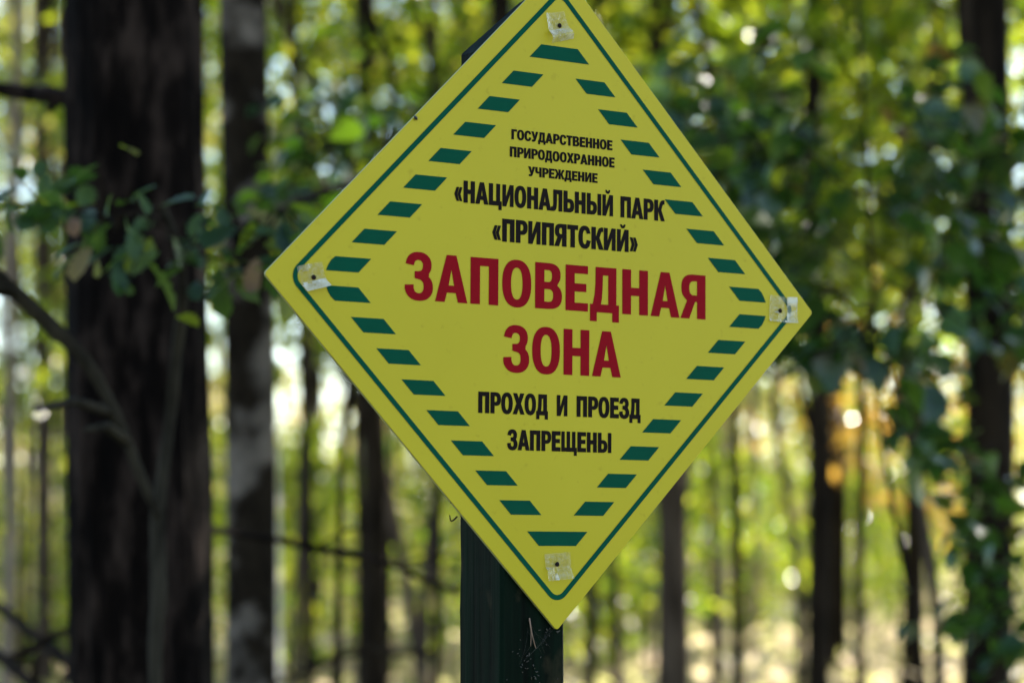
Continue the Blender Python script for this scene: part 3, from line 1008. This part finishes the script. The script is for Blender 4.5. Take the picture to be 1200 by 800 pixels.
stand('leaning_tree', 'leaning grey stem slanting between the dark trunk and the post', 'tree', 498, 330, 16.5, 13, M['grey'], 'high_c', 13, seed=106, bend=0.02)
stand('slim_tree', 'thin straight dark stem close to the left side of the post', 'tree', 507, 512, 12, 11, M['dark'], 'near_b', 12, seed=107, bend=0.015,
      limbs=[([(508, 765, 12), (470, 764, 11.8), (420, 764, 11.5), (375, 778, 11.3), (325, 800, 11.1)], 0.020, 0.013, 3)])
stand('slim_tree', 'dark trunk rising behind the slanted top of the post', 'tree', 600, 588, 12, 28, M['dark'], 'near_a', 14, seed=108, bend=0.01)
stand('slim_tree', 'very thin dark stem close to the right side of the post', 'tree', 692, 700, 14, 12, M['dark'], 'near_b', 12, seed=109)
stand('slim_tree', 'second thin stem right of the post below the sign edge', 'tree', 722, 715, 17, 10, M['dark'], 'high_c', 13, seed=110)
stand('brown_tree', 'brown trunk seen above and below the right half of the sign', 'tree', 788, 778, 16, 36, M['grey'], 'near_a', 15, seed=111, bend=0.02)
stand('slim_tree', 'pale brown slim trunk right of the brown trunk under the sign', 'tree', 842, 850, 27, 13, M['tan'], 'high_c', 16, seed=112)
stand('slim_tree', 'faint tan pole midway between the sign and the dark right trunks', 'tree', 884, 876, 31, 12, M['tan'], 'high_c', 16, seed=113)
stand('dark_tree', 'dark slender trunk standing below the right corner of the sign', 'tree', 954, 960, 13, 26, M['dark'], 'near_a', 14, seed=114, bend=0.03,
      limbs=[([(955, 520, 13), (940, 470, 13), (930, 430, 12.9), (900, 380, 12.8)], 0.016, 0.008, 4), ([(958, 480, 13), (985, 430, 13), (1020, 390, 12.9), (1060, 360, 12.8)], 0.014, 0.007, 4)])
stand('right_tree', 'thick dark trunk near the right edge behind leafy twigs', 'tree', 1147, 1160, 9, 58, M['dark'], 'near_b', 14, seed=115, seg=28, bend=0.02,
      limbs=[([(1150, 330, 9), (1140, 200, 8.9), (1133, 100, 8.85), (1128, 0, 8.8), (1120, -120, 8.8)], 0.030, 0.020, 2)])
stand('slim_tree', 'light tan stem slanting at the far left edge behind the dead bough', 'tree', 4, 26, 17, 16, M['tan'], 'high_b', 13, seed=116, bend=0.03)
stand('slim_tree', 'grey trunk between the left edge and the big pine', 'tree', 52, 46, 22, 20, M['grey'], 'high_a', 15, seed=117)
stand('slim_tree', 'slimmer grey trunk touching the left outline of the big pine', 'tree', 76, 70, 27, 14, M['grey'], 'high_c', 16, seed=118)
stand('slim_tree', 'brown slim trunk nearest the left edge of the view', 'tree', 14, 18, 24, 14, M['grey'], 'high_a', 15, seed=119)


# fallen branches low on the left
def fallen(pts, r0, r1, label, seed):
    a = at(*pts[0]); 
    o = empty('fallen_branch', (a.x, a.y, 0))
    tag(o, label, 'branch', )
    link('stick', limb_mesh('stick', [at(*p) - Vector((a.x, a.y, 0)) for p in pts], r0, r1, M['dark'], 8, 6, 4, seed), o)


fallen([(-60, 670, 9), (0, 712, 8.5), (50, 752, 8.2), (90, 782, 8), (200, 860, 7.6), (420, 1000, 7.2)], 0.016, 0.022, 'dark fallen branch leaning down towards the foot of the big pine', 131)
fallen([(-60, 730, 7.6), (0, 768, 7.2), (40, 802, 7.0), (150, 880, 6.6), (420, 1060, 6.3)], 0.014, 0.02, 'lower fallen branch crossing the bottom left corner', 132)


# ------------------------------------------------------------------ NEAR FOLIAGE
def leafy(parent, sprays, size, mat, shape, seed, per=14, twig_mat=None, tw_r=0.003, origin=None, spread=0.10, dens=1.0, mains=None):
    """Leafy twigs. sprays: list of polylines in world space; leaves sit along them."""
    g = np.random.default_rng(seed)
    o0 = origin
    V, Fc, P, D = [], [], [], []
    for pl in sprays:
        pts = [Vector(p) - o0 for p in pl]
        sp = spline(pts, 5)
        tube(V, Fc, sp, list(np.linspace(tw_r, tw_r * 0.4, len(sp))), 5)
        if mains:
            near = min((q for q in mains), key=lambda q: (q - o0 - sp[0]).length) - o0
            mains += [o0 + q for q in sp[::3]]
            if (near - sp[0]).length > 0.004:
                tube(V, Fc, [near, near.lerp(sp[0], .5) + Vector((0, 0, -.03)), sp[0]], [tw_r * 1.2] * 3, 5)
        L = sum((sp[i + 1] - sp[i]).length for i in range(len(sp) - 1))
        n = max(3, int(L * per * dens))
        for k in range(n):
            t = g.uniform(0.15, 1.0) ** 0.8 * (len(sp) - 1)
            i = min(len(sp) - 2, int(t))
            p = sp[i].lerp(sp[i + 1], t - i)
            d = (sp[i + 1] - sp[i])
            yaw = math.atan2(d.y, d.x) - math.pi / 2 + g.choice([-1, 1]) * g.uniform(0.3, 1.1)
            off = Vector(g.normal(0, spread * 0.35, 3))
            P.append(p + off); D.append(yaw)
    tw = link('twigs', mesh('twigs', V, Fc, twig_mat or M['dark'], True), parent)
    lf = link('foliage', leaves_mesh('foliage', P, size, M[mat], shape, 0.5, D, 0.22, g), parent)
    return lf


# young oak in front of the big pine: crooked stem, long side bough, leafy top
OY = 5.4
oa = at(186, 800, OY)
oak = empty('young_oak', (oa.x, OY, 0))
tag(oak, 'young oak with lobed green leaves and a long bare bough before the big pine', 'tree')
O0 = Vector((oa.x, OY, 0))
link('stem', limb_mesh('stem', [Vector((0.03, 0.02, -0.2)), Vector((0.01, 0.0, 0.6))] + [at(*p) - O0 for p in [(182, 790, OY), (186, 700, OY), (186, 600, OY + .01), (198, 500, OY + .02), (206, 420, OY), (214, 345, OY - .03), (205, 280, OY - .08), (190, 240, OY - .12)]], 0.021, 0.007, M['mossy'], 10, 6), oak)
link('bare_bough', limb_mesh('bare_bough', [at(*p) - O0 for p in [(186, 605, OY), (166, 560, OY - .03), (140, 495, OY - .06), (105, 430, OY - .1), (60, 382, OY - .14), (0, 326, OY - .18), (-60, 280, OY - .2)]], 0.0085, 0.0185, M['mossy'], 8, 6, 5, 9), oak)
g = np.random.default_rng(7)
spr = [[at(190, 240, OY - .12), at(140, 252, OY - .25), at(80, 250, OY - .32), at(0, 236, OY - .4), at(-50, 225, OY - .42)],
       [at(205, 280, OY - .08), at(250, 268, OY - .2), at(300, 258, OY - .25), at(345, 236, OY - .2)],
       [at(205, 290, OY - .08), at(240, 300, OY - .15), at(280, 305, OY - .2), at(320, 318, OY - .2)]]
for (x, y, x2, y2) in [(120, 250, 118, 190), (90, 250, 55, 185), (60, 248, 20, 205), (140, 252, 150, 225), (160, 248, 110, 300), (180, 250, 150, 330), (190, 250, 165, 300), (200, 270, 170, 262), (205, 280, 230, 245), (240, 270, 262, 235), (260, 266, 290, 285), (300, 258, 318, 290), (330, 245, 350, 270), (205, 300, 222, 350), (270, 300, 265, 335), (300, 310, 300, 345), (30, 240, 0, 262), (230, 275, 215, 320), (280, 262, 262, 230), (310, 316, 330, 345), (75, 250, 70, 215), (110, 252, 80, 290), (60, 248, 30, 235), (150, 250, 190, 232), (195, 250, 130, 232)]:
    dz = g.uniform(-.35, -.05)
    spr.append([at(x, y, OY + dz), at((x + x2) / 2 + g.normal(0, 4), (y + y2) / 2, OY + dz - .03), at(x2, y2, OY + dz - .06)])
leafy(oak, spr, 0.074, 'leaf_oak', LOBED, 8, per=30, tw_r=0.0028, origin=O0, spread=0.07, mains=[at(190, 240, OY - .12), at(205, 280, OY - .08)])


# leafy sapling filling the right of the view
MY = 8.0
ma = at(1082, 800, MY)
sap = empty('maple_sapling', (ma.x, MY, 0))
tag(sap, 'leafy maple sapling with broad dark leaves filling the upper right', 'tree')
M0 = Vector((ma.x, MY, 0))
link('stem', limb_mesh('stem', [Vector((0.02, 0, -0.2)), Vector((0.01, 0, 0.7))] + [at(*p) - M0 for p in [(1080, 790, MY), (1066, 690, MY), (1046, 590, MY), (1030, 480, MY + .05), (1022, 340, MY + .1), (1015, 180, MY + .1), (1005, 0, MY + .1), (1000, -250, MY + .1)]], 0.012, 0.005, M['dark'], 8, 6), sap)
g = np.random.default_rng(17)
spr = []
def spread_sprays(n, xr, yr, dr, lx, ly, start=None):
    for q in range(n):
        x, y = g.uniform(*xr), g.uniform(*yr)
        d = g.uniform(*dr)
        sx = -1 if x < 1020 else 1
        L = g.uniform(0.6, 1.2)
        spr.append([at(x, y, d), at(x + sx * lx * L * .5, y + ly * L * .35 + g.normal(0, 8), d + g.normal(0, .06)), at(x + sx * lx * L, y + ly * L + g.normal(0, 12), d + g.normal(0, .12))])
for (x0, y0, x1, y1) in [(1022, 340, 850, 250), (1020, 300, 820, 130), (1016, 200, 800, 110), (1015, 180, 1190, 120), (1022, 340, 1150, 290), (1026, 420, 900, 330), (1030, 470, 1110, 440), (1022, 380, 880, 300), (1018, 230, 860, 190), (1018, 250, 1130, 200), (1012, 120, 880, 40), (1012, 120, 1120, 60), (1028, 440, 940, 420)]:
    d1 = MY + g.uniform(-.7, .9)
    spr.append([at(x0, y0, MY + .1), at((x0 + x1) / 2, (y0 + y1) / 2 - 14, (MY + d1) / 2), at(x1, y1, d1)])
spread_sprays(90, (830, 1110), (95, 420), (6.9, 9.6), 70, 36)
spread_sprays(34, (780, 960), (60, 240), (7.4, 10), 60, 30)
spread_sprays(10, (900, 1060), (350, 410), (7.0, 9.2), 50, 46)
spread_sprays(4, (1030, 1080), (430, 500), (6.8, 8), 20, 50)
spread_sprays(30, (1100, 1200), (150, 420), (7.2, 8.8), 50, 40)
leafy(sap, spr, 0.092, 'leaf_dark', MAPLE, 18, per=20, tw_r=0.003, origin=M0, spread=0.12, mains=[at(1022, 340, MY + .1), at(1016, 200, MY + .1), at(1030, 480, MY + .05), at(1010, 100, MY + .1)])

# leafy low twigs before the right trunk
BY = 7.8
ba = at(1185, 800, BY)
bsh = empty('leafy_shrub', (ba.x, BY, 0))
tag(bsh, 'dark leafy shrub in the lower right corner before the thick trunk', 'shrub')
B0 = Vector((ba.x, BY, 0))
spr = []
for k in range(5):
    spr.append([B0 + Vector((g.normal(0, .04), g.normal(0, .04), -0.1)), at(1185 + g.normal(0, 15), 800, BY), at(1160 + g.normal(0, 30), 700, BY + g.normal(0, .1)), at(1140 + g.normal(0, 45), 560 + g.normal(0, 30), BY + g.normal(0, .2))])
for q in range(13):
    x, y = g.uniform(1105, 1215), g.uniform(500, 830)
    if x < 1130 and y > 690: continue
    d = BY + g.uniform(-.6, .7)
    spr.append([at(x, y, d), at(x - 20 + g.normal(0, 10), y + 8, d), at(x - 45 + g.normal(0, 15), y + 26 + g.normal(0, 10), d + g.normal(0, .1))])
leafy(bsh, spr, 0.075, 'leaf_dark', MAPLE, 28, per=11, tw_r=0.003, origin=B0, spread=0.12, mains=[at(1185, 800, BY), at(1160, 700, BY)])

# leafy young tree behind the sign's left slope
HY = 8.2
ha = at(395, 800, HY + 1.2)
hz = empty('hazel_tree', (ha.x, HY + 1.2, 0))
tag(hz, 'hazel with dark green leaves above the left slope of the sign', 'tree')
H0 = Vector((ha.x, HY + 1.2, 0))
link('stem', limb_mesh('stem', [Vector((0, 0, -.2)), Vector((0, 0, 1))] + [at(*p) - H0 for p in [(396, 700, HY + 1.2), (405, 500, HY + 1.1), (430, 330, HY + 1), (462, 110, HY + 1), (436, 20, HY + 1), (410, -120, HY + 1)]], 0.017, 0.011, M['dark'], 8, 6), hz)
spr = []
for q in range(60):
    x, y = g.uniform(340, 520), g.uniform(110, 260)
    if x + y > 640 or x + 1.6 * y < 560: continue
    d = HY + g.uniform(-.8, 1.2)
    spr.append([at(x, y, d), at(x - 22 + g.normal(0, 8), y + 4, d), at(x - 50 + g.normal(0, 10), y + 16 + g.normal(0, 8), d + g.normal(0, .1))])
spr += [[at(445, 200, HY + 1), at(400, 215, HY + .5), at(350, 225, HY), at(310, 250, HY - .2)], [at(455, 150, HY + 1), at(420, 130, HY + .6), at(370, 120, HY + .3)], [at(455, 160, HY + 1), at(480, 130, HY + .6), at(510, 110, HY + .3)]]
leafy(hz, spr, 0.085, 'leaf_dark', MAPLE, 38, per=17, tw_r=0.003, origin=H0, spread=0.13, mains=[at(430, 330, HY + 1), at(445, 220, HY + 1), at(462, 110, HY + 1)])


# ------------------------------------------------------------------ BACKGROUND WOOD
def free_x(Y, margin=1.25):
    return rng.uniform(-1, 1) * 0.2 * Y * margin


BG = 'slim trees of the blurred background wood'
lab = {'slim_grey': 'slim grey trunk out of focus in the wood far behind the sign', 'slim_dark': 'slim dark trunk out of focus in the wood far behind the sign',
       'slim_tan': 'slim light tan trunk out of focus in the sunlit wood behind', 'birch_pale': 'pale birch trunk out of focus in the sunlit wood behind'}
placed = []
def spot(y0, y1, gap):
    for _ in range(60):
        Y = rng.uniform(y0, y1)
        X = free_x(Y)
        if all((X - a) ** 2 + (Y - c) ** 2 > gap * gap for a, c in placed):
            placed.append((X, Y))
            return X, Y
    return X, Y


for key, n, y0, y1 in (('slim_grey', 22, 24, 70), ('slim_dark', 15, 20, 50), ('slim_tan', 20, 30, 85), ('birch_pale', 6, 28, 70)):
    for _ in range(n):
        X, Y = spot(y0, y1, 1.6)
        plant(key, X, Y, rng.uniform(0, 6.28), rng.uniform(0.8, 1.25), lab[key], 'tree', BG)
ul = {'under_a': 'leafy green young tree out of focus behind the sign', 'under_b': 'tall leafy young tree out of focus behind the sign', 'under_c': 'yellowing young tree out of focus in the wood behind'}
for key, n, y0, y1 in (('under_a', 7, 18, 45), ('under_b', 7, 20, 50), ('under_c', 8, 22, 60)):
    for _ in range(n):
        X, Y = spot(y0, y1, 1.3)
        plant(key, X, Y, rng.uniform(0, 6.28), rng.uniform(0.85, 1.3), ul[key], 'tree', 'young leafy trees of the background wood')
for key, px, Y, sc in (('under_b', 345, 15, 1.0), ('under_a', 420, 18, 1.1), ('under_b', 500, 14, 1.0), ('under_a', 560, 19, 1.1), ('under_b', 790, 17, 1.0),
                       ('under_a', 860, 13, 1.05), ('under_b', 930, 16, 1.0), ('under_a', 1010, 14, 1.1), ('under_b', 1090, 12.5, 0.95), ('under_a', 1180, 16, 1.1), ('under_a', 30, 19, 1.0)):
    p = at(px, 600, Y)
    placed.append((p.x, Y))
    plant(key, p.x, Y, rng.uniform(0, 6.28), sc, ul[key], 'tree', 'young leafy trees of the background wood')
for X, Y in ((4.6, 9.5), (6.0, 13), (9.5, 15), (9.5, 20)):  # unseen trees added outside the view to block sun from near growth
    plant('shade_tree', X, Y, rng.uniform(0, 6.28), 1.0, 'unseen broad leafy tree added right of view to shade the near foliage', 'tree', 'unseen trees added for shade on the right')
p = at(1075, 480, 24)
plant('under_d', p.x, 24, 0.4, 1.0, 'small tree in orange autumn leaf left of the thick right trunk', 'tree', name='autumn_tree')
bl = {'bush_a': 'low green shrub out of focus in the undergrowth', 'bush_b': 'low yellow green shrub out of focus in the undergrowth', 'bush_c': 'low dry tan shrub out of focus in the undergrowth'}
for key, n, y0, y1 in (('bush_a', 24, 22, 60), ('bush_b', 30, 24, 75), ('bush_c', 24, 30, 80)):
    for _ in range(n):
        X, Y = spot(y0, y1, 0.9)
        plant(key, X, Y, rng.uniform(0, 6.28), rng.uniform(0.8, 1.4), bl[key], 'shrub', 'shrubs of the background undergrowth')

# ground cover and the far-off wood: nobody could count these
n = 60000
Yc = 14 + 76 * rng.uniform(0, 1, n) ** 0.8
Xc = rng.uniform(-1, 1, n) * (0.25 * Yc + 1.5)
Zc = np.abs(rng.normal(0, 0.22, n)) * (0.6 + 0.8 * (np.sin(Xc * 1.3 + Yc * 0.7) > 0))
tag(link('ground_cover', leaves_mesh('ground_cover', np.stack([Xc, Yc, Zc], 1), 0.16, M['leaf_tan'], RHOMB, 0.7)), 'low pale green and tan undergrowth covering the forest floor', 'undergrowth', kind='stuff')
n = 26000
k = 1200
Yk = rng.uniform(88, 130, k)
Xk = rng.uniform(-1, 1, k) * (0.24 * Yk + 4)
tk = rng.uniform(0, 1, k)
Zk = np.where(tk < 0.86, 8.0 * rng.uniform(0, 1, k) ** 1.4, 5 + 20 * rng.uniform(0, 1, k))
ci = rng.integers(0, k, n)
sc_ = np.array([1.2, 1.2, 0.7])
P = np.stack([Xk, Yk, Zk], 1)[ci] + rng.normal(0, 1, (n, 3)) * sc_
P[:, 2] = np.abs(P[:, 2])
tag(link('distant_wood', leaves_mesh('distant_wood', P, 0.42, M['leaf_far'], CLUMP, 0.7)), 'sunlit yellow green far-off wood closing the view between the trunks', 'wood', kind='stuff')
